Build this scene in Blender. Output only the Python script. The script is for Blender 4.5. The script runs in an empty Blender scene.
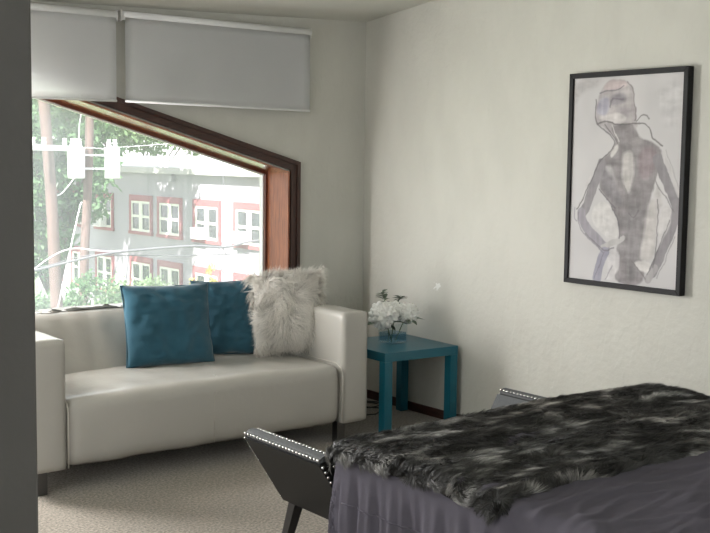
import bpy, bmesh, math, random
import numpy as np
from mathutils import Vector, Matrix, noise
random.seed(7)
scene = bpy.context.scene
COL = scene.collection
PI = math.pi

# ------------------------------------------------------------ camera, light, exposure
CAM = Vector((-4.4243, -5.6786, 1.54))
yaw, pitch, roll, FPX = 0.65454, 0.0953525, 0.0123747, 1113.99
fw = Vector((math.sin(yaw)*math.cos(pitch), math.cos(yaw)*math.cos(pitch), -math.sin(pitch)))
rt = Vector((math.cos(yaw), -math.sin(yaw), 0)); up = rt.cross(fw)
r2 = rt*math.cos(roll) + up*math.sin(roll); u2 = -rt*math.sin(roll) + up*math.cos(roll)
cd = bpy.data.cameras.new('camera'); cam = bpy.data.objects.new('camera', cd); COL.objects.link(cam)
m = Matrix((r2, u2, -fw)).transposed().to_4x4(); m.translation = CAM; cam.matrix_world = m
cd.sensor_width = 36; cd.lens = FPX/710*36; cd.clip_end = 300; cd.clip_start = .05
scene.camera = cam
scene.view_settings.view_transform = 'Standard'; scene.view_settings.look = 'None'
scene.view_settings.gamma = 1; scene.view_settings.use_curve_mapping = False
scene.view_settings.exposure = 0.0
w = bpy.data.worlds.new('sky'); scene.world = w; w.use_nodes = True
nt = w.node_tree; bg = nt.nodes['Background']
tc = nt.nodes.new('ShaderNodeTexCoord'); sx = nt.nodes.new('ShaderNodeSeparateXYZ'); cr = nt.nodes.new('ShaderNodeValToRGB')
nt.links.new(tc.outputs['Generated'], sx.inputs[0]); nt.links.new(sx.outputs[2], cr.inputs[0]); nt.links.new(cr.outputs[0], bg.inputs[0])
cr.color_ramp.elements[0].color = (1, 1, 1, 1); cr.color_ramp.elements[1].color = (.80, .90, 1, 1)
bg.inputs[1].default_value = 3.0
sd = bpy.data.lights.new('sun', 'SUN'); sd.energy = 24; sd.angle = .012; sd.color = (1, .96, .9)
sun = bpy.data.objects.new('sun', sd); COL.objects.link(sun)
SUNV = Vector((-.60, -.30, .74)).normalized()
sun.rotation_euler = SUNV.to_track_quat('Z', 'Y').to_euler()
def portal(loc, direction, sxz, syz):
    l = bpy.data.lights.new('portal_or_fill_lamp', 'AREA'); l.shape = 'RECTANGLE'; l.size = sxz; l.size_y = syz
    l.cycles.is_portal = True
    o = bpy.data.objects.new('portal_or_fill_lamp', l); COL.objects.link(o); o.location = loc
    o.rotation_euler = (-Vector(direction)).to_track_quat('Z', 'Y').to_euler()
portal((-2.05, .30, 1.40), (0, -1, 0), 3.0, 1.65)
def fill_lamp(loc, direction, sxz, syz, power, col=(1, .98, .95)):
    """fill lamp added in an unseen window opening to brighten the room"""
    l = bpy.data.lights.new('portal_or_fill_lamp', 'AREA'); l.shape = 'RECTANGLE'; l.size = sxz; l.size_y = syz; l.energy = power; l.color = col
    o = bpy.data.objects.new('portal_or_fill_lamp', l); COL.objects.link(o); o.location = loc
    o.rotation_euler = (-Vector(direction)).to_track_quat('Z', 'Y').to_euler()
fill_lamp((-5.57, -3.0, 1.45), (1, 0, 0), 2.6, 1.6, 25)  # added fill lamps for the west and south openings
fill_lamp((-2.4, -6.97, 1.5), (0, 1, 0), 2.8, 1.5, 3)
fill_lamp((-3.15, .20, 1.35), (.25, -1, 0), .70, 1.3, 125)  # extra fill lamp added in the hidden left part of the front window

# ------------------------------------------------------------ helpers
def mat(name, col, rough=.6, metal=0, noise_amt=0, noise_scale=20, bump=0, bump_scale=60, spec=.5, sheen=0, col2=None, coat=0, stretch=(1, 1, 1), detail=4):
    M = bpy.data.materials.new(name); M.use_nodes = True
    n = M.node_tree.nodes; L = M.node_tree.links; b = n['Principled BSDF']
    b.inputs['Roughness'].default_value = rough; b.inputs['Metallic'].default_value = metal
    b.inputs['Specular IOR Level'].default_value = spec; b.inputs['Sheen Weight'].default_value = sheen
    b.inputs['Coat Weight'].default_value = coat
    b.inputs['Base Color'].default_value = (*col, 1)
    t = n.new('ShaderNodeTexCoord'); mp = n.new('ShaderNodeMapping'); mp.inputs['Scale'].default_value = stretch
    L.new(t.outputs['Object'], mp.inputs[0])
    nz = n.new('ShaderNodeTexNoise'); nz.inputs['Scale'].default_value = noise_scale; nz.inputs['Detail'].default_value = detail
    L.new(mp.outputs[0], nz.inputs['Vector'])
    if noise_amt or col2:
        r = n.new('ShaderNodeValToRGB'); c2 = col2 or tuple(c*(1-noise_amt) for c in col)
        r.color_ramp.elements[0].color = (*c2, 1); r.color_ramp.elements[1].color = (*col, 1)
        r.color_ramp.elements[0].position = .35; r.color_ramp.elements[1].position = .65
        L.new(nz.outputs[0], r.inputs[0]); L.new(r.outputs[0], b.inputs['Base Color'])
    if bump:
        n2 = n.new('ShaderNodeTexNoise'); n2.inputs['Scale'].default_value = bump_scale; n2.inputs['Detail'].default_value = detail
        L.new(mp.outputs[0], n2.inputs['Vector'])
        bp = n.new('ShaderNodeBump'); bp.inputs['Strength'].default_value = bump; bp.inputs['Distance'].default_value = .01
        L.new(n2.outputs[0], bp.inputs['Height']); L.new(bp.outputs[0], b.inputs['Normal'])
    return M
def obj(name, bm, m, parent=None, smooth=False):
    if isinstance(bm, bpy.types.Mesh): me = bm
    else:
        bmesh.ops.recalc_face_normals(bm, faces=bm.faces); me = bpy.data.meshes.new(name); bm.to_mesh(me); bm.free()
    me.materials.clear(); me.materials.append(m)
    if smooth: me.shade_smooth()
    o = bpy.data.objects.new(name, me); COL.objects.link(o)
    if parent: o.parent = parent
    return o
def tag(o, label, cat, group=None, kind=None):
    o['label'] = label; o['category'] = cat
    if group: o['group'] = group
    if kind: o['kind'] = kind
    return o
def thing(name, label, cat, loc=(0, 0, 0), rz=0, group=None):
    o = bpy.data.objects.new(name, None); o.empty_display_size = .1; COL.objects.link(o); o.location = loc; o.rotation_euler = (0, 0, rz)
    return tag(o, label, cat, group)
def struct(name, bm, m, parent=None, smooth=False):
    o = obj(name, bm, m, parent, smooth)
    if not parent: o['kind'] = 'structure'
    return o
def copy_tree(o, parent=None):
    c = o.copy(); COL.objects.link(c)
    if parent: c.parent = parent
    for ch in [x for x in COL.objects if x.parent == o and x != c]: copy_tree(ch, c)
    return c
def B(bm, lo, hi, bev=0, seg=2, M=None):
    lo = Vector(lo); hi = Vector(hi); c = (lo+hi)/2; s = hi-lo
    r = bmesh.ops.create_cube(bm, size=1, matrix=Matrix.Translation(c) @ Matrix.Diagonal((*s, 1)))
    vs = r['verts']
    if bev:
        es = list({e for v in vs for e in v.link_edges})
        rr = bmesh.ops.bevel(bm, geom=es, offset=bev, segments=seg, profile=.5, affect='EDGES')
        vs = list({v for f in rr['faces'] for v in f.verts} | {v for v in vs if v.is_valid})
    if M: bmesh.ops.transform(bm, matrix=M, verts=vs)
    return vs
def box(lo, hi, bev=0, seg=2):
    bm = bmesh.new(); B(bm, lo, hi, bev, seg); return bm
def prism(bm, poly, axis, a, b):
    """extrude a 2D polygon along axis; poly in the two other axes (order x,y,z)"""
    def P(p, t):
        q = list(p); q.insert(axis, t); return q
    A = [bm.verts.new(P(p, a)) for p in poly]; Bv = [bm.verts.new(P(p, b)) for p in poly]
    n = len(poly); bm.faces.new(A); bm.faces.new(Bv[::-1])
    for i in range(n): bm.faces.new((A[i], A[(i+1) % n], Bv[(i+1) % n], Bv[i]))
def tube(bm, pts, r, seg=8, caps=True):
    pts = [Vector(p) for p in pts]; rs = r if isinstance(r, (list, tuple)) else [r]*len(pts)
    rings = []; nrm = None
    for i, p in enumerate(pts):
        d = (pts[min(i+1, len(pts)-1)] - pts[max(i-1, 0)]).normalized()
        if nrm is None: nrm = d.orthogonal().normalized()
        nrm = (nrm - d*nrm.dot(d)).normalized(); bn = d.cross(nrm)
        rings.append([bm.verts.new(p + (nrm*math.cos(2*PI*k/seg) + bn*math.sin(2*PI*k/seg))*rs[i]) for k in range(seg)])
    for a, b in zip(rings, rings[1:]):
        for k in range(seg): bm.faces.new((a[k], a[(k+1) % seg], b[(k+1) % seg], b[k]))
    if caps: bm.faces.new(rings[0][::-1]); bm.faces.new(rings[-1])
def grid(f, nu, nv, u0=0, u1=1, v0=0, v1=1, closed=False):
    bm = bmesh.new()
    V = [[bm.verts.new(f(u0+(u1-u0)*i/nu, v0+(v1-v0)*j/nv)) for j in range(nv+1)] for i in range(nu+1)]
    for i in range(nu):
        for j in range(nv): bm.faces.new((V[i][j], V[i+1][j], V[i+1][j+1], V[i][j+1]))
    return bm
def mesh_np(name, verts, faces_n, nper, attrs=None):
    """mesh from numpy arrays, all faces with nper corners; attrs: dict name->(N,3) colours per vertex"""
    me = bpy.data.meshes.new(name); me.vertices.add(len(verts)); me.vertices.foreach_set('co', verts.astype(np.float32).ravel())
    nf = len(faces_n); me.loops.add(nf*nper); me.loops.foreach_set('vertex_index', faces_n.astype(np.int32).ravel())
    me.polygons.add(nf); me.polygons.foreach_set('loop_start', np.arange(0, nf*nper, nper, dtype=np.int32))
    me.update(calc_edges=True); me.validate()
    for k, a in (attrs or {}).items():
        at = me.color_attributes.new(k, 'FLOAT_COLOR', 'POINT'); c = np.ones((len(verts), 4), np.float32); c[:, :3] = a
        at.data.foreach_set('color', c.ravel())
    return me
def vcol_mat(name, rough=.6, attr='col', spec=.3, trans=0):
    M = bpy.data.materials.new(name); M.use_nodes = True; n = M.node_tree.nodes; L = M.node_tree.links; b = n['Principled BSDF']
    a = n.new('ShaderNodeVertexColor'); a.layer_name = attr; L.new(a.outputs[0], b.inputs['Base Color'])
    b.inputs['Roughness'].default_value = rough; b.inputs['Specular IOR Level'].default_value = spec
    if trans:
        t = n.new('ShaderNodeBsdfTranslucent'); L.new(a.outputs[0], t.inputs[0]); mx = n.new('ShaderNodeMixShader'); mx.inputs[0].default_value = trans
        L.new(b.outputs[0], mx.inputs[1]); L.new(t.outputs[0], mx.inputs[2]); L.new(mx.outputs[0], n['Material Output'].inputs[0])
    return M
rng = np.random.default_rng(3)
def strands(name, root, nrm, comb, length, width, col, segs=3, curl=0., lift=.6, tipcol=1.0, droop=0.):
    """a pelt of tapered ribbons growing from root points"""
    N = len(root); comb = comb / (np.linalg.norm(comb, axis=1, keepdims=True)+1e-9)
    side = np.cross(nrm, comb); side /= (np.linalg.norm(side, axis=1, keepdims=True)+1e-9)
    ang = rng.uniform(-1.2, 1.2, (N, 1)); wv = side*np.cos(ang)+nrm*np.sin(ang)*.6
    cols = []; V = []
    ph = rng.uniform(0, 6.28, (N, 1)); cs = rng.normal(0, 1, (N, 3))
    for k in range(segs+1):
        t = k/segs
        p = root + nrm*(lift*length*(t-.45*t*t)) + comb*(length*(1-lift*.5)*t*t) + comb*length*.35*t
        p = p + side*(curl*length*np.sin(ph+t*3.2)) - side*(curl*length*np.sin(ph)) + cs*curl*.5*length*t*t
        p[:, 2] -= (droop*length[:, 0])*t*t
        hw = width*(1-t)**.6*.5 if k < segs else 0
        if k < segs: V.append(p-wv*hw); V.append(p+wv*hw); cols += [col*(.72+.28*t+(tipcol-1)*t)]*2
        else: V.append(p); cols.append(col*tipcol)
    nv = len(V); verts = np.stack(V, 1).reshape(-1, 3); C = np.clip(np.stack(cols, 1).reshape(-1, 3), 0, 1)
    base = (np.arange(N)*nv)[:, None]; F = []
    for k in range(segs-1):
        F.append(base+np.array([[2*k, 2*k+1, 2*k+3]])); F.append(base+np.array([[2*k, 2*k+3, 2*k+2]]))
    F.append(base+np.array([[2*segs-2, 2*segs-1, 2*segs]]))
    return mesh_np(name, verts, np.concatenate(F), 3, {'col': C})
def fbm(p, s=1., o=3):
    return noise.fractal(Vector(p)*s, 1.0, 2.0, o)

# ------------------------------------------------------------ materials
def plaster(name, col, patch=None):
    M = mat(name, col, .75, spec=.3); n = M.node_tree.nodes; L = M.node_tree.links; b = n['Principled BSDF']
    t = n.new('ShaderNodeTexCoord')
    def nz(scale, rot, stretch, det):
        mp = n.new('ShaderNodeMapping'); mp.inputs['Scale'].default_value = stretch; mp.inputs['Rotation'].default_value = rot
        L.new(t.outputs['Object'], mp.inputs[0]); x = n.new('ShaderNodeTexNoise'); x.inputs['Scale'].default_value = scale; x.inputs['Detail'].default_value = det
        L.new(mp.outputs[0], x.inputs['Vector']); return x
    a = nz(5, (.5, .3, 0), (1, 1, .45), 5); c = nz(26, (0, 0, 0), (1, 1, 1), 4); e = nz(4, (-.5, .2, .4), (2.2, 2.2, .8), 3)
    rd = n.new('ShaderNodeValToRGB'); rd.color_ramp.elements[0].position = .485; rd.color_ramp.elements[1].position = .515
    L.new(e.outputs[0], rd.inputs[0])
    m1 = n.new('ShaderNodeMath'); m1.operation = 'MULTIPLY_ADD'; L.new(a.outputs[0], m1.inputs[0]); m1.inputs[1].default_value = 1.2; L.new(c.outputs[0], m1.inputs[2])
    m2 = n.new('ShaderNodeMath'); m2.operation = 'MULTIPLY_ADD'; L.new(rd.outputs[0], m2.inputs[0]); m2.inputs[1].default_value = .22; L.new(m1.outputs[0], m2.inputs[2])
    bp = n.new('ShaderNodeBump'); bp.inputs['Strength'].default_value = .65; bp.inputs['Distance'].default_value = .006
    L.new(m2.outputs[0], bp.inputs['Height']); L.new(bp.outputs[0], b.inputs['Normal'])
    r = n.new('ShaderNodeValToRGB'); r.color_ramp.elements[0].color = (*[x*.955 for x in col], 1); r.color_ramp.elements[1].color = (*col, 1)
    r.color_ramp.elements[0].position = .4; r.color_ramp.elements[1].position = .6; L.new(a.outputs[0], r.inputs[0]); L.new(r.outputs[0], b.inputs['Base Color'])
    if patch:      # a small scuffed spot of white filler
        vd = n.new('ShaderNodeVectorMath'); vd.operation = 'DISTANCE'; L.new(t.outputs['Object'], vd.inputs[0]); vd.inputs[1].default_value = patch
        ad = n.new('ShaderNodeMath'); ad.operation = 'MULTIPLY_ADD'; L.new(nz(45, (0, .6, 0), (1, 1, 1.8), 3).outputs[0], ad.inputs[0]); ad.inputs[1].default_value = .09; L.new(vd.outputs['Value'], ad.inputs[2])
        mr = n.new('ShaderNodeMapRange'); mr.inputs['From Min'].default_value = .070; mr.inputs['From Max'].default_value = .062; L.new(ad.outputs[0], mr.inputs[0])
        mc = n.new('ShaderNodeMixRGB'); L.new(mr.outputs[0], mc.inputs[0]); L.new(r.outputs[0], mc.inputs[1]); mc.inputs[2].default_value = (.72, .725, .70, 1); L.new(mc.outputs[0], b.inputs['Base Color'])
    return M
M_wall = plaster('wall_plaster', (.56, .556, .508))
M_walle = plaster('wall_plaster_patched', (.56, .556, .508), (0, -.722, .795))
M_ceil = mat('ceiling_paint', (.62, .62, .57), .8, bump=.15, bump_scale=40)
M_carpet = mat('carpet', (.33, .288, .235), .95, col2=(.12, .102, .08), noise_scale=85, bump=.35, bump_scale=130, spec=.1, sheen=.3)
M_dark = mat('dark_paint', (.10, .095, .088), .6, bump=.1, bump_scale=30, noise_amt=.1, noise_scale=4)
def wood(name, c1, c2, stretch, rough=.25, coat=.5, sc=9):
    return mat(name, c1, rough, col2=c2, noise_scale=sc, stretch=stretch, bump=.08, bump_scale=sc*3, coat=coat, detail=8)
M_trim = wood('dark_stained_wood', (.065, .026, .018), (.03, .013, .010), (12, 12, 1.2), .45, 0)
M_trimh = wood('dark_stained_wood_slope', (.065, .026, .018), (.03, .013, .010), (1.2, 12, 12), .45, 0)
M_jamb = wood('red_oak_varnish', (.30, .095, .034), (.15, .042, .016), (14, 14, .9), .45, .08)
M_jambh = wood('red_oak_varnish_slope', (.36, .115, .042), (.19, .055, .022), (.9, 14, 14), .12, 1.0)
M_sash = wood('red_brown_sash', (.16, .045, .02), (.08, .022, .012), (14, 14, .9), .35, .2)
M_sashh = wood('red_brown_sash_slope', (.16, .045, .02), (.08, .022, .012), (.9, 14, 14), .35, .2)
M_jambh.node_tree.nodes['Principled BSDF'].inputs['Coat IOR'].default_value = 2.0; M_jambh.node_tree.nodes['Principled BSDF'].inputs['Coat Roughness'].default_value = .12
M_base = wood('baseboard_wood', (.075, .03, .024), (.035, .015, .012), (1, 1, 12), .35, .3)
M_white = mat('white_vinyl', (.75, .75, .74), .4)
M_blind = mat('blind_fabric', (.84, .85, .86), .8, noise_amt=.03, noise_scale=3)
M_leather = mat('white_leather', (.45, .437, .402), .25, noise_amt=.05, noise_scale=3, bump=.12, bump_scale=26, spec=.5)
M_seam = mat('leather_seam', (.50, .48, .43), .5)
M_steel = mat('brushed_steel', (.16, .16, .16), .35, metal=1)
M_blue = mat('blue_cotton', (.022, .088, .130), .9, noise_amt=.14, noise_scale=5, bump=.25, bump_scale=180, spec=.25, sheen=.3)
M_teal = mat('teal_lacquer', (.008, .115, .165), .3, noise_amt=.05, noise_scale=3, spec=.5)
M_char = mat('charcoal_leather', (.012, .0125, .013), .5, spec=.25, bump=.1, bump_scale=90)
M_grey = mat('grey_linen_upholstery', (.085, .09, .095), .75, noise_amt=.2, noise_scale=150, bump=.2, bump_scale=250)
M_nail = mat('polished_nickel', (.8, .8, .8), .18, metal=1)
M_black = mat('black_satin', (.012, .012, .013), .5, spec=.2)
M_bleg = mat('black_lacquered_wood', (.015, .014, .014), .3)
M_sheet = mat('grey_violet_cotton', (.095, .089, .110), .97, noise_amt=.1, noise_scale=2, bump=.15, bump_scale=30, spec=.1)
M_fur = vcol_mat('faux_fur', .55, spec=.35)
M_shag = vcol_mat('shaggy_fur', .6, spec=.3, trans=.2)
M_backing = mat('fur_backing', (.05, .05, .05), .9)
M_shagb = mat('shag_backing', (.5, .48, .45), .9)
M_petal = mat('white_petal', (.88, .89, .86), .6, noise_amt=.05, noise_scale=60)
M_leaf = mat('sage_leaf', (.13, .18, .12), .5, noise_amt=.4, noise_scale=30)
M_stem = mat('green_stem', (.08, .14, .05), .5)
M_cord = mat('black_rubber', (.01, .01, .01), .5)
def glass(name, tint, gl=.08, haze=0, hazec=(.8, .9, .92)):
    M = bpy.data.materials.new(name); M.use_nodes = True; n = M.node_tree.nodes; L = M.node_tree.links
    n.remove(n['Principled BSDF']); t = n.new('ShaderNodeBsdfTransparent'); t.inputs[0].default_value = (*tint, 1)
    g = n.new('ShaderNodeBsdfGlossy'); g.inputs['Roughness'].default_value = .02
    lw = n.new('ShaderNodeLayerWeight'); lw.inputs[0].default_value = .5
    pw = n.new('ShaderNodeMath'); pw.operation = 'POWER'; L.new(lw.outputs['Facing'], pw.inputs[0]); pw.inputs[1].default_value = 5
    fr = n.new('ShaderNodeMath'); fr.operation = 'MULTIPLY_ADD'; L.new(pw.outputs[0], fr.inputs[0]); fr.inputs[1].default_value = .9; fr.inputs[2].default_value = .05
    mx = n.new('ShaderNodeMixShader'); L.new(fr.outputs[0], mx.inputs[0]); L.new(t.outputs[0], mx.inputs[1]); L.new(g.outputs[0], mx.inputs[2])
    last = mx
    if haze:
        tr = n.new('ShaderNodeBsdfTranslucent'); tr.inputs[0].default_value = (*hazec, 1)
        m2 = n.new('ShaderNodeMixShader')
        tx = n.new('ShaderNodeTexCoord'); nz = n.new('ShaderNodeTexNoise'); nz.inputs['Scale'].default_value = 2.2; nz.inputs['Detail'].default_value = 6
        mp = n.new('ShaderNodeMapping'); mp.inputs['Scale'].default_value = (1, 1, .5); mp.inputs['Rotation'].default_value = (0, .5, 0); L.new(tx.outputs['Object'], mp.inputs[0]); L.new(mp.outputs[0], nz.inputs[0])
        r = n.new('ShaderNodeMapRange'); r.inputs['From Min'].default_value = .3; r.inputs['From Max'].default_value = .75
        r.inputs['To Min'].default_value = haze*.7; r.inputs['To Max'].default_value = haze*1.5
        L.new(nz.outputs[0], r.inputs[0]); L.new(r.outputs[0], m2.inputs[0]); L.new(mx.outputs[0], m2.inputs[1]); L.new(tr.outputs[0], m2.inputs[2]); last = m2
    L.new(last.outputs[0], n['Material Output'].inputs[0]); return M
M_pane = glass('window_glass', (.98, .98, .98), haze=.11, hazec=(.88, .88, .93))
M_vase = glass('vase_glass', (.90, .95, .97))
M_water = glass('water', (.62, .80, .90))

# ------------------------------------------------------------ room shell
WT = .32          # thickness of the window wall
XL, YB = -5.6, -7.0
def zc(x, y): return 2.413 + .034*max(x, -2.6) - .107*max(y, -3.0)
def wslope(x, z0=1.465, x0=-.595): return z0 + .282*(x0-x)
# window opening polygon (x,z): right jamb, sloped head, flat head hidden behind the blinds, left jamb, sill
XO, XLF, SILL = -.595, -3.55, .60
XT = -2.85
OPEN = [(XO, SILL), (XO, wslope(XO)), (XT, wslope(XT)), (XLF, wslope(XT)), (XLF, SILL)]
bm = bmesh.new()
def quadwall(poly, y0, y1): prism(bm, poly, 1, y0, y1)
top = 2.75
quadwall([(XO, -.0), (.2, 0), (.2, top), (XO, top)], 0, WT)
quadwall([(XL-.2, 0), (XLF, 0), (XLF, top), (XL-.2, top)], 0, WT)
quadwall([(XLF, 0), (XO, 0), (XO, SILL), (XLF, SILL)], 0, WT)
quadwall([(XO, wslope(XO)), (XO, top), (XT, top), (XT, wslope(XT))], 0, WT)
quadwall([(XT, wslope(XT)), (XT, top), (XLF, top), (XLF, wslope(XT))], 0, WT)
struct('wall_north', bm, M_wall)
struct('wall_east', box((0, YB-.2, 0), (.2, 0, 3.0)), M_walle)
# west and south walls with unseen windows added for fill light
bm = bmesh.new()
for lo, hi in [((XL-.2, YB-.2, 0), (XL, -4.4, 3)), ((XL-.2, -1.6, 0), (XL, 0, 3)), ((XL-.2, -4.4, 0), (XL, -1.6, .6)), ((XL-.2, -4.4, 2.3), (XL, -1.6, 3))]: B(bm, lo, hi)
struct('wall_west', bm, M_wall)
bm = bmesh.new()
for lo, hi in [((XL, YB-.2, 0), (-3.9, YB, 3)), ((-.9, YB-.2, 0), (0, YB, 3)), ((-3.9, YB-.2, 0), (-.9, YB, .7)), ((-3.9, YB-.2, 2.3), (-.9, YB, 3))]: B(bm, lo, hi)
struct('wall_south', bm, M_wall)
def fill_window(name, lo, hi, axis):
    e = bpy.data.objects.new(name, None); COL.objects.link(e); e['kind'] = 'structure'
    bm = bmesh.new(); a = 1-axis; t = .06
    L0, H0 = lo[a], hi[a]; n0, n1 = lo[axis], hi[axis]
    def bb(a0, a1, z0, z1):
        p = [0, 0, z0]; q = [0, 0, z1]; p[a], q[a] = a0, a1; p[axis], q[axis] = n0, n1; B(bm, p, q, .005)
    bb(L0, L0+t, lo[2], hi[2]); bb(H0-t, H0, lo[2], hi[2]); bb(L0+t, H0-t, lo[2], lo[2]+t); bb(L0+t, H0-t, hi[2]-t, hi[2]); c = (L0+H0)/2; bb(c-t/2, c+t/2, lo[2]+t, hi[2]-t)
    obj('window_frame', bm, M_trim, e)
    p = list(lo); q = list(hi); p[axis] = (n0+n1)/2-.003; q[axis] = (n0+n1)/2+.003; p[a] += t; q[a] -= t; p[2] += t; q[2] -= t
    obj('window_pane', box(p, q), glass('clear_glass', (.97, .98, .98)), e)
fill_window('fill_window_2', (XL-.15, -4.4, .6), (XL-.05, -1.6, 2.3), 0)  # both windows are added out of view to admit fill light
fill_window('fill_window_3', (-3.9, YB-.15, .7), (-.9, YB-.05, 2.3), 1)
struct('floor', box((XL-.2, YB-.2, -.12), (.2, WT, 0)), M_carpet)
# ceiling: very slightly out of level, rising away from the window wall
bm = bmesh.new()
xs = [XL-.2, -2.6, .2]; ys = [YB-.2, -3.0, WT]
lo = [[bm.verts.new((x, y, zc(x, y))) for y in ys] for x in xs]; hi = [[bm.verts.new((x, y, 3.05)) for y in ys] for x in xs]
for i in range(2):
    for j in range(2):
        bm.faces.new((lo[i][j], lo[i][j+1], lo[i+1][j+1], lo[i+1][j])); bm.faces.new((hi[i][j], hi[i+1][j], hi[i+1][j+1], hi[i][j+1]))
struct('ceiling', bm, M_ceil)
# partition end the photo is taken past
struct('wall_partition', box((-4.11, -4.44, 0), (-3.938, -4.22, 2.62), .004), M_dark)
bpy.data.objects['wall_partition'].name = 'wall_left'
struct('baseboard_east', box((-.014, YB, 0), (0, -.014, .055), .003), M_base)
struct('baseboard_north', box((XL, -.014, 0), (0, 0, .055), .003), M_base)

# ---- the trapezoid window
win = bpy.data.objects.new('window_1', None); COL.objects.link(win); win['kind'] = 'structure'
s = .282; L_ = math.hypot(1, s)
def band(off0, off1, y0, y1, m_v, m_h, nv, nh):
    """frame band following right jamb + slope. off = distance outward(+) from the opening"""
    def slope_z(x, off): return wslope(x) + off*L_
    bm = bmesh.new(); xa0, xa1 = XO+off0, XO+off1
    prism(bm, [(xa0, SILL), (xa1, SILL), (xa1, slope_z(xa1, off1)), (xa0, slope_z(xa0, off0))], 1, y0, y1); obj(nv, bm, m_v, win)
    bm = bmesh.new(); xt = XT-.1
    prism(bm, [(xa0, slope_z(xa0, off0)), (xa1, slope_z(xa1, off1)), (xt, slope_z(xt, off1)), (xt, slope_z(xt, off0))], 1, y0, y1); obj(nh, bm, m_h, win)
band(.012, .076, -.022, 0, M_trim, M_trimh, 'side_casing', 'sloped_casing')
band(.052, .076, -.032, -.022, M_trim, M_trimh, 'side_casing_edge', 'sloped_casing_edge')
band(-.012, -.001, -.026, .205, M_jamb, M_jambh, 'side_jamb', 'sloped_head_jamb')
band(-.028, -.001, .205, .262, M_sash, M_sashh, 'side_sash', 'sloped_sash')
band(-.035, -.028, .225, .250, M_white, M_white, 'side_glazing_bead', 'sloped_glazing_bead')
obj('sill', box((XLF, -.05, SILL-.03), (XO+.04, .262, SILL), .004), M_jamb, win)
obj('left_jamb', box((XLF, 0, SILL), (XLF+.03, .262, wslope(XT))), M_jamb, win)
obj('head_jamb', box((XLF, 0, wslope(XT)-.02), (XT, .262, wslope(XT))), M_jamb, win)
bm = bmesh.new(); q = -.035
prism(bm, [(XO+q, SILL), (XO+q, wslope(XO+q)+q*L_), (XT, wslope(XT)+q*L_), (XLF+.03, wslope(XT)+q), (XLF+.03, SILL)], 1, .234, .240)
obj('window_pane', bm, M_pane, win)

# ------------------------------------------------------------ roller blinds
def blind(x0, x1, zt, zb0, zb1, label, yo):
    t = thing('roller_blind', label, 'blind', ((x0+x1)/2, -.01, zt-.03), 0, None)
    def off(bm): bmesh.ops.translate(bm, verts=bm.verts, vec=-Vector(t.location)); return bm
    bm = bmesh.new(); tube(bm, [(x0+.012, yo, zt-.025), (x1-.004, yo, zt-.025)], .024, 20); obj('roller_tube', off(bm), M_blind, t, True)
    yf = yo-.020
    def f(u, v):
        x = x0+.015+(x1-x0-.03)*u; z = (zt-.035)*(1-v)+(zb0*(1-u)+zb1*u)*v
        return (x, yf - .004*math.sin(v*2.2)*math.sin(u*6), z)
    bm = grid(f, 24, 12); bmesh.ops.solidify(bm, geom=bm.faces[:], thickness=.0015); obj('shade_fabric', off(bm), M_blind, t, True)
    bm = bmesh.new(); a = (x0+.015, yf, zb0); b = (x1-.015, yf, zb1)
    tube(bm, [a, b], .007, 10); obj('hem_bar', off(bm), M_blind, t, True)
    for xb in (x0, x1-.004):
        bm = box((xb, -.058, zt-.055), (xb+.006, 0, zt+.004), .001); obj('bracket', off(bm), M_white, t)
    return t
blind(-2.98, -1.742, 2.322, 1.840, 1.842, 'wider white roller blind at the left, ending above the sloped window frame', -.05)
blind(-1.719, -.468, 2.328, 1.843, 1.834, 'white roller blind nearest the room corner, lowered over the grey wall', -.05)

# ------------------------------------------------------------ sofa
sofa = thing('sofa', 'white leather two-seat sofa with square arms standing under the window', 'sofa', (-1.655, -.5, 0))
def loc(o_bm, t=sofa): bmesh.ops.translate(o_bm, verts=o_bm.verts, vec=-Vector(t.location)); return o_bm
def soft(bm, amt, sc, seed=0):
    for v in bm.verts:
        n = noise.noise_vector(v.co*sc + Vector((seed, 0, 0))); v.co += n*amt
    return bm
def softbox(lo, hi, bev, div=.05, bulge=0, wr=.003, seed=0, top=0, fn=None):
    """rounded upholstered block with fine topology, crowned faces and small creases"""
    lo = Vector(lo); hi = Vector(hi); s = hi-lo; n = [max(2, int(round(a/div))) for a in s]
    bm = bmesh.new(); idx = {}
    def gv(i, j, k):
        key = (i, j, k)
        if key not in idx: idx[key] = bm.verts.new((lo[0]+s[0]*i/n[0], lo[1]+s[1]*j/n[1], lo[2]+s[2]*k/n[2]))
        return idx[key]
    for k in (0, n[2]):
        for i in range(n[0]):
            for j in range(n[1]): bm.faces.new((gv(i, j, k), gv(i+1, j, k), gv(i+1, j+1, k), gv(i, j+1, k)))
    for j in (0, n[1]):
        for i in range(n[0]):
            for k in range(n[2]): bm.faces.new((gv(i, j, k), gv(i+1, j, k), gv(i+1, j, k+1), gv(i, j, k+1)))
    for i in (0, n[0]):
        for j in range(n[1]):
            for k in range(n[2]): bm.faces.new((gv(i, j, k), gv(i, j+1, k), gv(i, j+1, k+1), gv(i, j, k+1)))
    c = (lo+hi)/2
    for v in bm.verts:
        p = v.co.copy(); q = Vector([max(lo[a]+bev, min(hi[a]-bev, p[a])) for a in range(3)])
        d = p-q
        # crowd verts near edges
        if d.length > 0: d = d.normalized()*bev
        r = q+d
        if bulge:
            e = [1-((p[a]-c[a])/(s[a]/2))**2 for a in range(3)]
            for a in range(3):
                if abs(p[a]-c[a]) > s[a]/2-1e-5:
                    b_, c_ = [x for x in range(3) if x != a]
                    r[a] += math.copysign(bulge*max(0, e[b_])*max(0, e[c_]), p[a]-c[a])
        r += noise.noise_vector(p*7+Vector((seed, 0, 0)))*wr + noise.noise_vector(p*22+Vector((seed, 3, 0)))*wr*.4
        if fn: r = fn(r)
        v.co = r
    return bm
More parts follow.
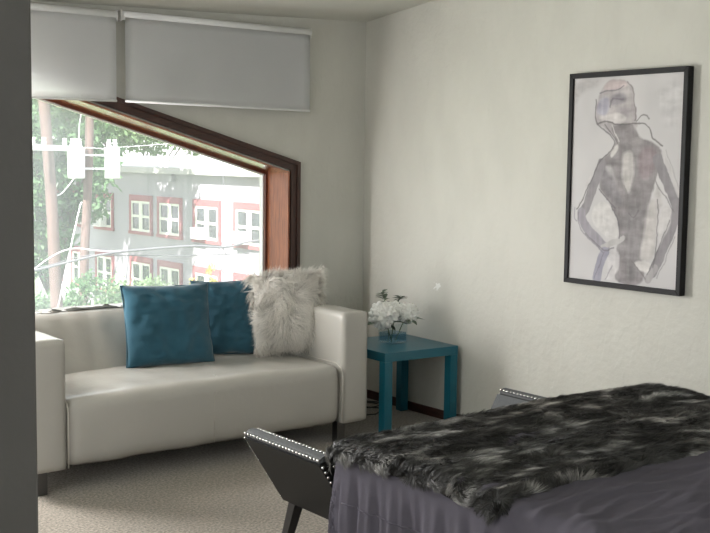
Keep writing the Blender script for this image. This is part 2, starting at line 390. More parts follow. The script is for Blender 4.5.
AX0, AX1, AX2, AX3 = -2.612, -2.422, -.858, -.682
def seatfn(r):
    # the seat rolls down at the front, sags a little and has drawn creases
    if r.z > .36:
        r.z += .012*math.sin((r.x+2.422)*2.0) + .0025*math.sin(r.x*34+r.y*6)*max(0, -r.y-.35)
    return r
obj('seat', loc(softbox((AX1, -.93, .112), (AX2, -.10, .435), .055, .035, .006, .0045, 1, fn=seatfn)), M_leather, sofa, True)
def armfn(r): return r
obj('arm', loc(softbox((AX0, -.935, .108), (AX1-.002, -.06, .718), .020, .03, .006, .0025, 2)), M_leather, sofa, True)
obj('arm', loc(softbox((AX2+.002, -.935, .108), (AX3, -.06, .718), .020, .03, .006, .0025, 5)), M_leather, sofa, True)
def backfn(r):
    if r.y < -.22: r.y += .17*max(0, (r.z-.40))/.33
    r.y += .004*math.sin(r.x*46)*max(0, min(1, (r.z-.4)*5)) * (1 if r.y < -.15 else 0)
    return r
obj('backrest', loc(softbox((AX1, -.40, .30), (AX2, -.062, .735), .04, .035, .006, .004, 9, fn=backfn)), M_leather, sofa, True)
for x in (AX1+.001, AX2-.001):
    bm = bmesh.new(); tube(bm, [(x, -.936, .12), (x, -.938, .38), (x, -.925, .415), (x, -.88, .44), (x, -.6, .443)], .0035, 6); obj('piping', loc(bm), M_seam, sofa, True)
bm = bmesh.new()
tube(bm, [(-1.655, -.9365, .13), (-1.655, -.9375, .37), (-1.600, -.92, .42), (-1.600, -.86, .446), (-1.600, -.45, .448)], .0018, 6)
obj('seat_seam', loc(bm), M_seam, sofa, True)
for x, y in ((-2.53, -.87), (-.835, -.87), (-2.53, -.16), (-.835, -.16)):
    obj('leg', loc(box((x-.025, y-.025, 0), (x+.025, y+.025, .115), .003)), M_steel, sofa)

# ------------------------------------------------------------ cushions
def pillow_frame(bottom, right, upv, w_, h_):
    X = Vector(right).normalized(); Y = Vector(upv); Y = (Y - X*Y.dot(X)).normalized(); Z = X.cross(Y)   # Z faces backwards(+y)
    M = Matrix((X, Y, Z)).transposed().to_4x4(); M.translation = Vector(bottom)+Y*h_/2; return M
def pillow_pt(u, v, w_, h_, th, sgn, seed, wr=1):
    rip = wr*.012*noise.noise(Vector((u*2.3+seed, v*2.3, 1)))*max(abs(u), abs(v))**3; pin = rip/h_*2+.055*(1-(abs(u)**2.5))*(abs(v)**6) ; pin2 = rip/w_*2+.055*(1-(abs(v)**2.5))*(abs(u)**6)
    x = u*w_/2*(1-pin2); y = v*h_/2*(1-pin)
    e = max(0, (1-abs(u)**2.6))*max(0, (1-abs(v)**2.6)); t = th/2*e**.55
    p = Vector((x*7, y*7, seed))
    t += wr*.014*e**.4*noise.noise(p) + wr*.009*e**.3*noise.noise(p*3.1) + wr*.010*e**.3*(1-abs(noise.noise(Vector((x*9+y*4, y*26, seed+5)))*2.2))*(.4+.6*abs(v))
    edge = max(abs(u), abs(v)); t += wr*.004*math.sin(8*(x+y)*8+seed)*(edge**4)*e**.3
    return Vector((x, y, sgn*max(t, .0)))
def pillow(name, label, group, M_, mtl, w_, h_, th, seed):
    n = 40; bm = bmesh.new()
    for sg in (1, -1):
        V = [[bm.verts.new(pillow_pt(-1+2*i/n, -1+2*j/n, w_, h_, th, sg, seed)) for j in range(n+1)] for i in range(n+1)]
        for i in range(n):
            for j in range(n): bm.faces.new((V[i][j], V[i+1][j], V[i+1][j+1], V[i][j+1]))
    bmesh.ops.remove_doubles(bm, verts=bm.verts, dist=.0004)
    e = thing(name, label, 'cushion', (0, 0, 0), 0, group); e.matrix_world = M_
    obj('cushion_cover', bm, mtl, e, True)
    bm = bmesh.new(); pts = []
    for k in range(96):
        a = k/96*4; sd_, f = int(a), a-int(a); u, v = [(-1+2*f, -1), (1, -1+2*f), (1-2*f, 1), (-1, 1-2*f)][sd_]
        pts.append(pillow_pt(u, v, w_*1.004, h_*1.004, 0, 1, seed, 0))
    pts.append(pts[0]); tube(bm, pts, .0035, 6, False); obj('seam', bm, mtl, e, True)
    return e
pillow('throw_cushion', 'left blue cotton cushion, in front of the other blue one on the white sofa', 'blue cushions on the sofa',
       pillow_frame((-1.652, -.485, .440), (.52, -.07, -.004), (.02, .10, .42), .49, .44), M_blue, .49, .44, .15, 3)
pillow('throw_cushion', 'blue cushion tucked between the other blue cushion and the shaggy white one', 'blue cushions on the sofa',
       pillow_frame((-1.245, -.385, .446), (.5, -.12, .0), (.03, .10, .42), .37, .425), M_blue, .37, .425, .12, 8)
# shaggy cushion
PM = pillow_frame((-.955, -.575, .475), (.42, -.20, .02), (.05, .11, .42), .46, .44)
fc = thing('fur_cushion', 'shaggy off-white long-haired cushion against the right sofa arm', 'cushion'); fc.matrix_world = PM
n = 30; bm = bmesh.new()
for sg in (1, -1):
    V = [[bm.verts.new(pillow_pt(-1+2*i/n, -1+2*j/n, .38, .42, .15, sg, 5, .5)) for j in range(n+1)] for i in range(n+1)]
    for i in range(n):
        for j in range(n): bm.faces.new((V[i][j], V[i+1][j], V[i+1][j+1], V[i][j+1]))
bmesh.ops.remove_doubles(bm, verts=bm.verts, dist=.0004)
obj('cushion_cover', bm, M_shagb, fc, True)
def shag():
    R = []; Nn = []
    for sg, cnt in ((-1, 17000), (1, 5000)):
        us = rng.uniform(-1, 1, (cnt, 2))
        for u, v in us:
            p = pillow_pt(u, v, .38, .42, .15, sg, 5, .5)
            e = .02; pu = pillow_pt(min(1, u+e), v, .38, .42, .15, sg, 5, .5)-p; pv = pillow_pt(u, min(1, v+e), .38, .42, .15, sg, 5, .5)-p
            nn = pu.cross(pv)
            if nn.length < 1e-9: nn = Vector((0, 0, sg))
            nn.normalize()
            if nn.z*sg < 0: nn = -nn
            R.append(p); ed = max(abs(u), abs(v))**6; nn = (nn + Vector((u, v, 0))*ed*1.5).normalized(); Nn.append(nn)
    R = np.array(R); Nn = np.array(Nn); N = len(R)
    # clumped comb direction swirling out from the centre and falling down
    cm = np.zeros((N, 3)); cl = np.zeros(N)
    for i in range(N):
        q = Vector(R[i]); nv = noise.noise_vector(q*9+Vector((4, 4, 4))); n2 = noise.noise_vector(q*30)
        cm[i] = Vector((q.x*2.2, q.y*1.6-.30, 0)) + nv*1.25 + n2*.7
        cl[i] = noise.noise(q*26)
    cm -= Nn*np.sum(cm*Nn, 1, keepdims=True)
    ln = (0.072*rng.uniform(.6, 1.25, (N, 1)))*(1+.25*cl[:, None])
    tone = np.clip(.90+.16*cl[:, None]+rng.normal(0, .04, (N, 1)), .5, .99)
    col = tone*np.array([[.93, .90, .84]])
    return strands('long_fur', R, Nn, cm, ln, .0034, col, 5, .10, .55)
obj('long_fur', shag(), M_shag, fc)

# ------------------------------------------------------------ side table
TS, TZ, TA = .525, .4726, math.radians(-3)
near = Vector((-.046, -.968)); ex = Vector((math.cos(TA), math.sin(TA))); ey = Vector((-math.sin(TA), math.cos(TA))); ctr = near-ex*TS/2+ey*TS/2
tb = thing('side_table', 'square teal lacquered side table in the corner beside the sofa', 'table', (ctr.x, ctr.y, 0), TA)
q = TS/2
obj('tabletop', box((-q, -q, TZ-.052), (q, q, TZ), .0025), M_teal, tb)
for x in (-q+.001, q-.055):
    for y in (-q+.001, q-.055):
        obj('leg', box((x, y, 0), (x+.054, y+.054, TZ-.052), .002), M_teal, tb)
# vase
vz = thing('glass_vase', 'small square glass vase of water on the teal side table', 'vase', (-.290, -.665, TZ+.0005), .14)
hs = .061; VH = .118
bm = box((-hs, -hs, 0), (hs, hs, VH), .003)
bm.faces.ensure_lookup_table(); bmesh.ops.delete(bm, geom=[f for f in bm.faces if f.calc_center_median().z > VH-.001], context='FACES')
obj('vase_wall', bm, M_vase, vz)
obj('water', box((-hs+.0055, -hs+.0055, .0105), (hs-.0055, hs-.0055, .062)), M_water, vz)
def petal(bm, c, d, sz, curl):
    d = Vector(d).normalized(); s_ = d.orthogonal().normalized(); s_.rotate(Matrix.Rotation(random.uniform(0, 6.28), 3, d)); t_ = d.cross(s_)
    rows = []
    for i in range(4):
        a = i/3; wdt = [.35, .95, 1.0, .45][i]*sz*.5
        base = c + s_*sz*(a-.45) + d*(sz*curl*a*a)
        rows.append([bm.verts.new(base + t_*wdt*q + d*(sz*.18*(q*q))) for q in (-1, 0, 1)])
    for a, b in zip(rows, rows[1:]):
        for k in range(2): bm.faces.new((a[k], a[k+1], b[k+1], b[k]))
def flower(label, c, r, np_, base, seed, leaves=2):
    random.seed(seed); c = Vector(c); t = thing('flower', label, 'flower', base, 0, 'white blooms in the glass vase'); off = Vector(base)
    bm = bmesh.new(); bmesh.ops.create_icosphere(bm, subdivisions=5, radius=1)
    ctrs = []
    for k in range(np_):
        z = 1-2*(k+.5)/np_; a = k*2.39996; d = Vector((math.sqrt(1-z*z)*math.cos(a), math.sqrt(1-z*z)*math.sin(a), z)); ctrs.append((d+Vector([random.gauss(0, .13) for _ in range(3)])).normalized())
    ctrs = np.array(ctrs); lift_ = np.array([random.uniform(-.1, .1) for _ in ctrs])
    for v in bm.verts:       # petals as overlapping cups with deep folds between them
        dd = np.linalg.norm(ctrs-np.array(v.co), axis=1); k = np.argsort(dd)[:2]; g = (dd[k[1]]-dd[k[0]])
        v.co = (c-off)+v.co*r*(.80+lift_[k[0]]+.22*min(1, g*7)**.5-.35*dd[k[0]])
    obj('bloom', bm, M_petal, t, True)
    bm = bmesh.new(); tube(bm, [Vector((0, 0, 0)), (c-off)*.5+Vector((.004, .003, 0)), c-off], .003, 6); obj('stem', bm, M_stem, t, True)
    for k in range(leaves):
        bm = bmesh.new(); a = random.uniform(0, 6.28); d = Vector((math.cos(a), math.sin(a), random.uniform(-.3, .2)))
        leaf(bm, c-off+d*r*.55-Vector((0, 0, r*.6)), d, r*1.1); obj('leaf', bm, M_leaf, t, True)
    return t
def leaf(bm, c, d, ln, wd=.42):
    d = Vector(d).normalized(); s_ = d.cross(Vector((0, 0, 1))); s_ = s_.normalized() if s_.length > .01 else Vector((1, 0, 0)); n_ = s_.cross(d); rows = []
    for i in range(6):
        a = i/5; wdt = math.sin(PI*min(.98, a*.92+.05))*ln*wd*.5; b = Vector(c)+d*ln*a - n_*ln*.25*a*a
        rows.append([bm.verts.new(b+s_*wdt*q + n_*abs(q)*wdt*.3) for q in (-1, 0, 1)])
    for a, b in zip(rows, rows[1:]):
        for k in range(2): bm.faces.new((a[k], a[k+1], b[k+1], b[k]))
vb = (-.290, -.665, TZ+.012)
flower('largest white hydrangea bloom, at the left of the glass vase', (-.385, -.690, TZ+.172), .084, 100, (vb[0]-.02, vb[1]-.015, vb[2]), 1, 4)
flower('shaded white bloom leaning out at the right of the vase', (-.192, -.675, TZ+.168), .066, 80, (vb[0]+.02, vb[1], vb[2]), 2, 4)
flower('smallest white bloom, between the two larger ones at the back', (-.265, -.650, TZ+.196), .048, 50, (vb[0]+.005, vb[1]+.02, vb[2]), 3, 0)
sp = thing('leaf_sprig', 'grey-green leafy sprig sticking up behind the white blooms', 'foliage', (vb[0]-.004, vb[1]+.034, vb[2]))
bm = bmesh.new(); tube(bm, [(0, 0, 0), (.0, .012, .15), (-.02, .02, .235)], .0022, 6); tube(bm, [(0, .010, .13), (.03, .015, .19), (.085, .01, .225)], .002, 6); obj('stem', bm, M_stem, sp, True)
bm = bmesh.new(); random.seed(5)
for k in range(50):
    if k % 2: q = Vector((-.02*(k/34), .012+.01*(k/34), .15+.09*k/34))
    else: q = Vector((.03+.06*k/34, .014, .185+.045*k/34))
    leaf(bm, q, (random.gauss(0, 1), random.gauss(0, 1), random.uniform(-.1, 1)), random.uniform(.03, .055), .6)
obj('leaves', bm, M_leaf, sp, True)
# power cord
bm = bmesh.new(); pts = [(-.62, -.03, .03), (-.50, -.12, .005), (-.40, -.16, .005)]
cx, cy = -.17, -.27
pts = [(cx+.09*math.cos(a)*(1+.1*a/6), cy+.075*math.sin(a), .006+.0012*a) for a in [k*.25 for k in range(40)]]
pts = [(-.10, -.02, .07), (-.09, -.05, .02), (-.085, -.15, .006)] + pts + [(-.12, -.40, .006), (-.27, -.49, .006), (-.42, -.45, .006)]
tube(bm, pts, .004, 6); tag(obj('power_cord', bm, M_cord, None, True), 'black power cord coiled on the carpet between sofa and side table', 'cord')

# ------------------------------------------------------------ framed art
AY0, AY1, AZ0, AZ1 = -1.758, -2.481, .920, 1.992
art = thing('framed_picture', 'black framed grey wash painting of a figure seen from behind, on the right wall', 'picture', (-.02, (AY0+AY1)/2, (AZ0+AZ1)/2))
fwid = .026; D0 = -.046
bm = bmesh.new()
prism(bm, [(AY0, AZ0), (AY0-fwid, AZ0+fwid), (AY0-fwid, AZ1-fwid), (AY0, AZ1)], 0, D0, -.004)
prism(bm, [(AY1, AZ0), (AY1+fwid, AZ0+fwid), (AY1+fwid, AZ1-fwid), (AY1, AZ1)], 0, D0, -.004)
prism(bm, [(AY0, AZ0), (AY0-fwid, AZ0+fwid), (AY1+fwid, AZ0+fwid), (AY1, AZ0)], 0, D0, -.004)
prism(bm, [(AY0, AZ1), (AY0-fwid, AZ1-fwid), (AY1+fwid, AZ1-fwid), (AY1, AZ1)], 0, D0, -.004)
bmesh.ops.bevel(bm, geom=bm.edges[:], offset=.002, segments=1, affect='EDGES')
obj('picture_frame', loc(bm, art), M_black, art)
ART = [
 ('P',[(.036,.972),(.311,.963),(.243,.938),(.104,.905),(.039,.841)],.0,(186,184,188),.024,.8),
 ('P',[(.728,.924),(.972,.95),(.967,.772),(.869,.705),(.766,.818)],.0,(196,196,200),.048,.6),
 ('P',[(.329,.963),(.465,.963),(.542,.929),(.568,.897),(.559,.854),(.582,.822),(.577,.769),(.611,.742),(.499,.689),(.398,.69),(.326,.741),(.246,.755),(.232,.783),(.235,.856),(.272,.901)],.0,(178,174,178),.0096,1),
 ('P',[(.321,.958),(.465,.96),(.517,.93),(.418,.915),(.289,.91)],.0,(196,184,188),.012,.9),
 ('P',[(.248,.874),(.343,.89),(.364,.835),(.322,.795),(.249,.8)],.0,(166,166,184),.016,.9),
 ('P',[(.36,.889),(.485,.904),(.498,.851),(.372,.835)],.0,(146,144,152),.016,.8),
 ('P',[(.405,.834),(.523,.84),(.544,.778),(.426,.78)],.0,(172,168,174),.016,.8),
 ('P',[(.261,.791),(.425,.814),(.527,.779),(.445,.757),(.299,.771)],.0,(206,204,206),.012,.8),
 ('P',[(.349,.75),(.422,.694),(.391,.63),(.314,.602),(.272,.564),(.285,.508),(.297,.457),(.333,.435),(.407,.381),(.463,.308),(.485,.235),(.447,.177),(.467,.122),(.448,.023),(.678,.02),(.705,.099),(.669,.151),(.703,.257),(.728,.38),(.739,.451),(.766,.515),(.804,.568),(.806,.639),(.757,.67),(.642,.684),(.581,.729),(.553,.765)],.0,(142,139,143),.0104,1),
 ('P',[(.61,.64),(.762,.658),(.754,.552),(.693,.499),(.627,.525)],.0,(150,139,145),.024,.9),
 ('P',[(.286,.549),(.372,.558),(.447,.468),(.52,.37),(.416,.404),(.31,.456)],.0,(134,132,138),.02,.9),
 ('P',[(.32,.567),(.393,.569),(.436,.495),(.397,.504)],.0,(176,174,178),.016,.8),
 ('P',[(.483,.63),(.568,.642),(.592,.551),(.553,.425),(.499,.479),(.477,.559)],.0,(196,194,195),.016,.95),
 ('P',[(.528,.622),(.557,.627),(.574,.524),(.546,.479)],.0,(176,174,176),.016,.7),
 ('P',[(.52,.383),(.685,.38),(.685,.147),(.658,.056),(.524,.048),(.533,.185)],.0,(140,138,142),.032,.8),
 ('P',[(.711,.415),(.79,.417),(.787,.241),(.765,.143),(.645,.134),(.685,.255)],.0,(190,188,189),.016,.95),
 ('P',[(.362,.176),(.499,.187),(.466,.044),(.362,.037),(.393,.104)],.0,(204,203,208),.0128,.95),
 ('P',[(.595,.138),(.766,.135),(.74,.086),(.675,.09)],.0,(212,211,212),.0096,.95),
 ('P',[(.376,.622),(.434,.667),(.452,.645),(.39,.595)],.0,(204,203,204),.008,.9),
 ('L',[(.306,.576),(.254,.493),(.176,.369),(.138,.336)],.072,(146,144,150),.0048,1),
 ('L',[(.134,.345),(.144,.299),(.234,.245),(.361,.181)],.072,(158,156,166),.0048,1),
 ('L',[(.335,.185),(.429,.212),(.509,.233)],.036,(186,185,188),.0048,1),
 ('L',[(.775,.597),(.869,.484),(.936,.399)],.076,(142,140,146),.0048,1),
 ('L',[(.936,.404),(.932,.352),(.898,.281),(.813,.154),(.769,.09)],.072,(146,144,150),.0048,1),
 ('L',[(.784,.108),(.73,.06)],.056,(170,168,172),.0048,1),
 ('L',[(.36,.165),(.306,.099),(.292,.033)],.072,(156,156,172),.0048,1),
 ('L',[(.812,.623),(.878,.554),(.949,.443)],.032,(196,195,198),.0048,.8),
 ('L',[(.225,.538),(.151,.435),(.091,.358)],.0176,(208,207,210),.0048,.9),
 ('P',[(.212,.328),(.27,.396),(.383,.394),(.455,.332),(.477,.264),(.454,.231),(.376,.223),(.286,.266)],.0,(208,208,210),.008,.95),
 ('P',[(.798,.365),(.882,.402),(.91,.333),(.838,.243),(.806,.206)],.0,(206,205,208),.012,.9),
 ('P',[(.773,.492),(.808,.449),(.828,.379),(.75,.377)],.0,(196,194,196),.016,.8),
 ('L',[(.292,.456),(.364,.411),(.454,.368),(.391,.389),(.455,.332),(.48,.273),(.472,.237)],.0088,(104,102,108),.0048,.8),
 ('L',[(.234,.874),(.234,.773),(.274,.745),(.354,.717),(.362,.713),(.419,.672),(.376,.627),(.292,.594),(.235,.52),(.152,.416),(.091,.358)],.0096,(108,106,110),.0048,.75),
 ('L',[(.272,.901),(.332,.912),(.418,.91),(.467,.931)],.008,(110,108,118),.0048,.7),
 ('L',[(.364,.835),(.378,.88),(.472,.868)],.0112,(112,110,120),.0048,.6),
 ('L',[(.499,.948),(.564,.91),(.559,.858),(.582,.817),(.574,.769)],.008,(120,114,118),.0048,.7),
 ('L',[(.254,.759),(.358,.771),(.445,.753),(.586,.756),(.658,.763),(.701,.732),(.721,.688),(.744,.688),(.809,.658)],.0096,(112,110,112),.0048,.85),
 ('L',[(.585,.767),(.632,.799),(.674,.794),(.693,.78)],.0096,(120,118,120),.0048,.8),
 ('L',[(.325,.754),(.397,.703),(.407,.694),(.434,.667)],.0072,(100,98,102),.0048,.7),
 ('L',[(.386,.754),(.423,.699),(.45,.676)],.0072,(225,225,225),.0048,.8),
 ('L',[(.073,.362),(.071,.31),(.095,.297)],.0096,(140,138,150),.0048,.7),
 ('L',[(.779,.417),(.797,.329),(.787,.17),(.768,.116)],.008,(112,110,114),.0048,.75),
 ('L',[(.887,.333),(.823,.234),(.781,.152),(.722,.077)],.008,(116,114,118),.0048,.7),
 ('L',[(.931,.256),(.876,.166),(.802,.064)],.008,(150,148,152),.0048,.7),
 ('L',[(.755,.518),(.791,.465),(.856,.432),(.891,.389),(.916,.368)],.0088,(128,126,130),.0048,.7),
 ('L',[(.842,.64),(.911,.537),(.954,.468)],.0064,(160,160,164),.0048,.7),
 ('L',[(.18,.243),(.354,.165),(.43,.188)],.0096,(120,118,126),.0048,.7),
 ('L',[(.595,.133),(.654,.104),(.707,.059)],.008,(122,120,122),.0048,.8),
 ('L',[(.354,.165),(.274,.036)],.008,(126,124,140),.0048,.7),
 ('L',[(.422,.105),(.371,.037)],.008,(130,128,140),.0048,.6),
 ('L',[(.505,.479),(.542,.424),(.528,.37)],.008,(130,128,130),.0048,.6),
 ('L',[(.556,.349),(.599,.327),(.638,.365)],.0096,(108,106,110),.0048,.5),
 ('L',[(.111,.344),(.105,.278),(.219,.216),(.346,.164)],.008,(120,118,128),.0048,.6),
]

def paint():
    W, H = 300, 420; AS = 1.072/.723
    U, Vv = np.meshgrid((np.arange(W)+.5)/W, (np.arange(H)+.5)/H)
    img = np.ones((H, W, 3))*np.array([203, 203, 207.])
    def nz(sx, sy, seed, o=3):
        r = np.random.default_rng(seed); out = np.zeros((H, W)); amp = 1; tot = 0
        for k in range(o):
            a, b = int(sx*2**k)+2, int(sy*2**k)+2; g = r.random((b, a)); x = U*(a-1.001); y = Vv*(b-1.001); xi = x.astype(int); yi = y.astype(int); fx = x-xi; fy = y-yi
            fx = fx*fx*(3-2*fx); fy = fy*fy*(3-2*fy)
            out += amp*((g[yi, xi]*(1-fx)+g[yi, xi+1]*fx)*(1-fy)+(g[yi+1, xi]*(1-fx)+g[yi+1, xi+1]*fx)*fy); tot += amp; amp *= .55
        return out/tot
    wob = (nz(14, 20, 1)-.5)*.022; wob2 = (nz(14, 20, 2)-.5)*.022
    tex = nz(9, 30, 3, 4)-.5; brush = nz(40, 12, 4, 3)-.5
    img += (nz(3, 4, 5)-.5)[..., None]*22
    X, Y = U+wob, Vv*AS+wob2
    for kd, pts, wd, colr, sf, al in ART:
        pts = [np.array(q) for q in pts]
        for _ in range(2):
            nn_ = len(pts); new = [] if kd == 'P' else [pts[0]]
            for i in range(nn_ if kd == 'P' else nn_-1): a, b = pts[i], pts[(i+1) % nn_]; new += [a*.75+b*.25, a*.25+b*.75]
            pts = new if kd == 'P' else new+[pts[-1]]
        P = np.array(pts)*[1, AS]; d = np.full((H, W), 9.)
        n_ = len(P); ins = np.zeros((H, W), bool)
        for i in range(n_ if kd == 'P' else n_-1):
            a = P[i]; b = P[(i+1) % n_]; ab = b-a; t = np.clip(((X-a[0])*ab[0]+(Y-a[1])*ab[1])/(ab@ab+1e-9), 0, 1)
            d = np.minimum(d, np.hypot(X-a[0]-ab[0]*t, Y-a[1]-ab[1]*t))
            if kd == 'P':
                c_ = ((a[1] > Y) != (b[1] > Y)) & (X < (b[0]-a[0])*(Y-a[1])/(b[1]-a[1]+1e-12)+a[0]); ins ^= c_
        if kd == 'P': d = np.where(ins, -d, d)
        else: d = d-wd/2
        al_ = np.clip(.5-d/max(sf, .004)/1.4, 0, 1)*al
        tone = np.array(colr, float)+(tex*(56 if kd == 'P' else 20)+brush*26)[..., None]
        img = img*(1-al_[..., None])+tone*al_[..., None]
    return np.clip(img/255*np.array([.93, .92, .905]), 0, 1)**2.2
img = paint(); H_, W_ = img.shape[:2]
yy = (AY0-fwid+.004)+((AY1+fwid-.004)-(AY0-fwid+.004))*np.arange(W_)/(W_-1); zz = (AZ0+fwid-.004)+(AZ1-AZ0-2*fwid+.008)*np.arange(H_)/(H_-1)
# the sheet shows the uv range inside the frame
u0 = (AY0-yy)/(AY0-AY1); v0 = (zz-AZ0)/(AZ1-AZ0)
ii = np.clip((u0*W_).astype(int), 0, W_-1); jj = np.clip((v0*H_).astype(int), 0, H_-1); cimg = img[np.ix_(jj, ii)]
YY, ZZ = np.meshgrid(yy, zz); vv = np.stack([np.full(YY.shape, -.034), YY, ZZ], -1).reshape(-1, 3)-np.array(art.location)
id_ = np.arange(H_*W_).reshape(H_, W_); fcs = np.stack([id_[:-1, :-1], id_[1:, :-1], id_[1:, 1:], id_[:-1, 1:]], -1).reshape(-1, 4)
canvas = obj('canvas', mesh_np('canvas', vv, fcs, 4, {'col': cimg.reshape(-1, 3)}), vcol_mat('painted_canvas', .6, spec=.3), art, True)
cbd = obj('canvas_board', box((-.032, AY1+fwid-.003, AZ0+fwid-.003), (-.006, AY0-fwid+.003, AZ1-fwid+.003)), M_shagb, art)
cbd.location = (-art.location.x, -art.location.y, -art.location.z)

# ------------------------------------------------------------ bench at the foot of the bed
bn = thing('bench', 'charcoal leather bench with flared nail-studded arms at the foot of the bed', 'bench', (-1.600, -2.47, 0))
BY0, BY1 = -2.715, -2.23
def arm_poly(sg):     # x,z outline of one flared arm; sg=-1 left, +1 right
    c = -1.600; T = .055
    o = [(.690, .520), (.512, .245), (.46, .245), (.545, .40), (.625, .523), (.655, .530)]
    return [(c+sg*x, z) for x, z in o]
for sg in (-1, 1):
    bm = bmesh.new(); prism(bm, arm_poly(sg), 1, BY0, BY1); bmesh.ops.bevel(bm, geom=bm.edges[:], offset=.006, segments=2, affect='EDGES')
    ar = obj('arm', loc(bm, bn), M_char, bn)
    bm = bmesh.new()   # grey linen top pad
    c = -1.600; prism(bm, [(c+sg*.687, .522), (c+sg*.625, .526), (c+sg*.633, .541), (c+sg*.657, .548), (c+sg*.679, .540)], 1, BY0+.004, BY1-.004)
    bmesh.ops.bevel(bm, geom=bm.edges[:], offset=.004, segments=2, affect='EDGES'); obj('arm_pad', loc(bm, bn), M_grey, ar)
    bm = bmesh.new()   # inner face of the arm
    prism(bm, [(c+sg*.620, .522), (c+sg*.545, .40), (c+sg*.535, .402), (c+sg*.611, .525)], 1, BY0+.01, BY1-.01); obj('arm_lining', loc(bm, bn), M_grey, ar)
    for x, z in ((.687, .533), (.629, .540)):
        bm = bmesh.new()
        for k in range(23):
            y = BY0+.012+(BY1-BY0-.024)*k/22
            bmesh.ops.create_icosphere(bm, subdivisions=2, radius=.0056, matrix=Matrix.Translation((c+sg*x, y, z)))
        obj('nailhead_trim', loc(bm, bn), M_nail, ar, True)
    for yy_ in (BY0-.001, BY1+.001):
        bm = bmesh.new()
        for k in range(14):
            a = k/13; bmesh.ops.create_icosphere(bm, subdivisions=2, radius=.0058, matrix=Matrix.Translation((c+sg*(.677-.158*a), yy_, .510-.245*a)))
        for k in range(9):
            a = k/8; bmesh.ops.create_icosphere(bm, subdivisions=2, radius=.0058, matrix=Matrix.Translation((c+sg*(.630-.07*a), yy_, .507-.125*a)))
        obj('nailhead_trim', loc(bm, bn), M_nail, ar, True)
    for y, dy in ((BY0+.06, -.03), (BY1-.06, .03)):
        bm = bmesh.new(); tube(bm, [(c+sg*.485, y, .262), (c+sg*.545, y+dy, 0)], [.030, .018], 4); obj('leg', loc(bm, bn), M_bleg, bn)
obj('seat', loc(softbox((-1.600-.475, BY0, .262), (-1.600+.475, BY1, .405), .018, .03, .006, .001, 4), bn), M_grey, bn, True)

# ------------------------------------------------------------ bed
BX0, BX1, BF = -2.270, -.60, -2.755      # left side, right side, foot
bed = thing('bed', 'bed made up with a grey-violet cotton coverlet, bottom right of the photo', 'bed', ((BX0+BX1)/2, -3.8, 0))
obj('bed_base', loc(box((BX0+.06, -4.85, .10), (BX1-.06, BF-.07, .32), .01), bed), M_char, bed)
obj('mattress', loc(softbox((BX0+.03, -4.88, .32), (BX1-.03, BF-.04, .565), .05, .06, .004, .001, 3), bed), mat('mattress_ticking', (.6, .6, .6), .8), bed, True)
for x in (BX0+.12, BX1-.12):
    for y in (BF-.14, -4.75): obj('leg', loc(box((x-.03, y-.03, 0), (x+.03, y+.03, .10), .003), bed), M_bleg, bed)
def drape(x, y, zt, x0, x1, yf, R=.055, flare=.10, pleat=1.):
    """a cloth laid flat on a block: what reaches past an edge bends over a round shoulder and hangs"""
    ox = (x-x1) if x > x1 else (x-x0 if x < x0 else 0); oy = (y-yf) if y > yf else 0
    bx, by = min(max(x, x0), x1), min(y, yf); d = math.hypot(ox, oy)
    if d == 0: return Vector((x, y, zt))
    nx, ny = ox/d, oy/d; arc = R*PI/2
    if d < arc: a = d/R; h = R*math.sin(a); dz = R*(1-math.cos(a))
    else:
        h = R + flare*(d-arc)*.35; dz = R+(d-arc)
        per = x*abs(ny) + y*abs(nx); q = min(1, (d-arc)*6)
        h += pleat*q*(.010*math.sin(per*52+2*math.sin(per*9)) + .012*noise.noise(Vector((per*7, dz*2, 0))) + .006*math.sin(per*120+dz*6))
    return Vector((bx+nx*h, by+ny*h, zt-dz))
def sheet_z(x, y):
    return .600 + .006*noise.noise(Vector((x*4, y*4, 0))) + .012*max(0, 1-4*abs(noise.noise(Vector((x*1.6+y*1.1, y*7-x*1.5, 2)))))*(noise.noise(Vector((x*2.2, y*2.2, 5)))+.7)+.006*max(0, 1-4*abs(noise.noise(Vector((x*4+y*2, y*16-x*3, 8)))))+.003*noise.noise(Vector((x*14, y*30, 0)))
IX0, IX1, IY = BX0+.05, BX1-.05, BF-.05
def sf(u, v): return drape(u, v, sheet_z(u, v), IX0, IX1, IY)
bm = grid(sf, 240, 250, IX0-.54, IX1+.54, -4.9, IY+.54); obj('coverlet', loc(bm, bed), M_sheet, bed, True)
bm = bmesh.new()      # stitched seam running round the hanging side
def seam(pts): tube(bm, pts, .0025, 5)
seam([drape(IX0-.21, -4.9+.02*k, .601, IX0, IX1, IY)+Vector((-.002, 0, 0)) for k in range(int((IY+4.9)/.02))]); obj('coverlet_seam', loc(bm, bed), M_sheet, bed, True)

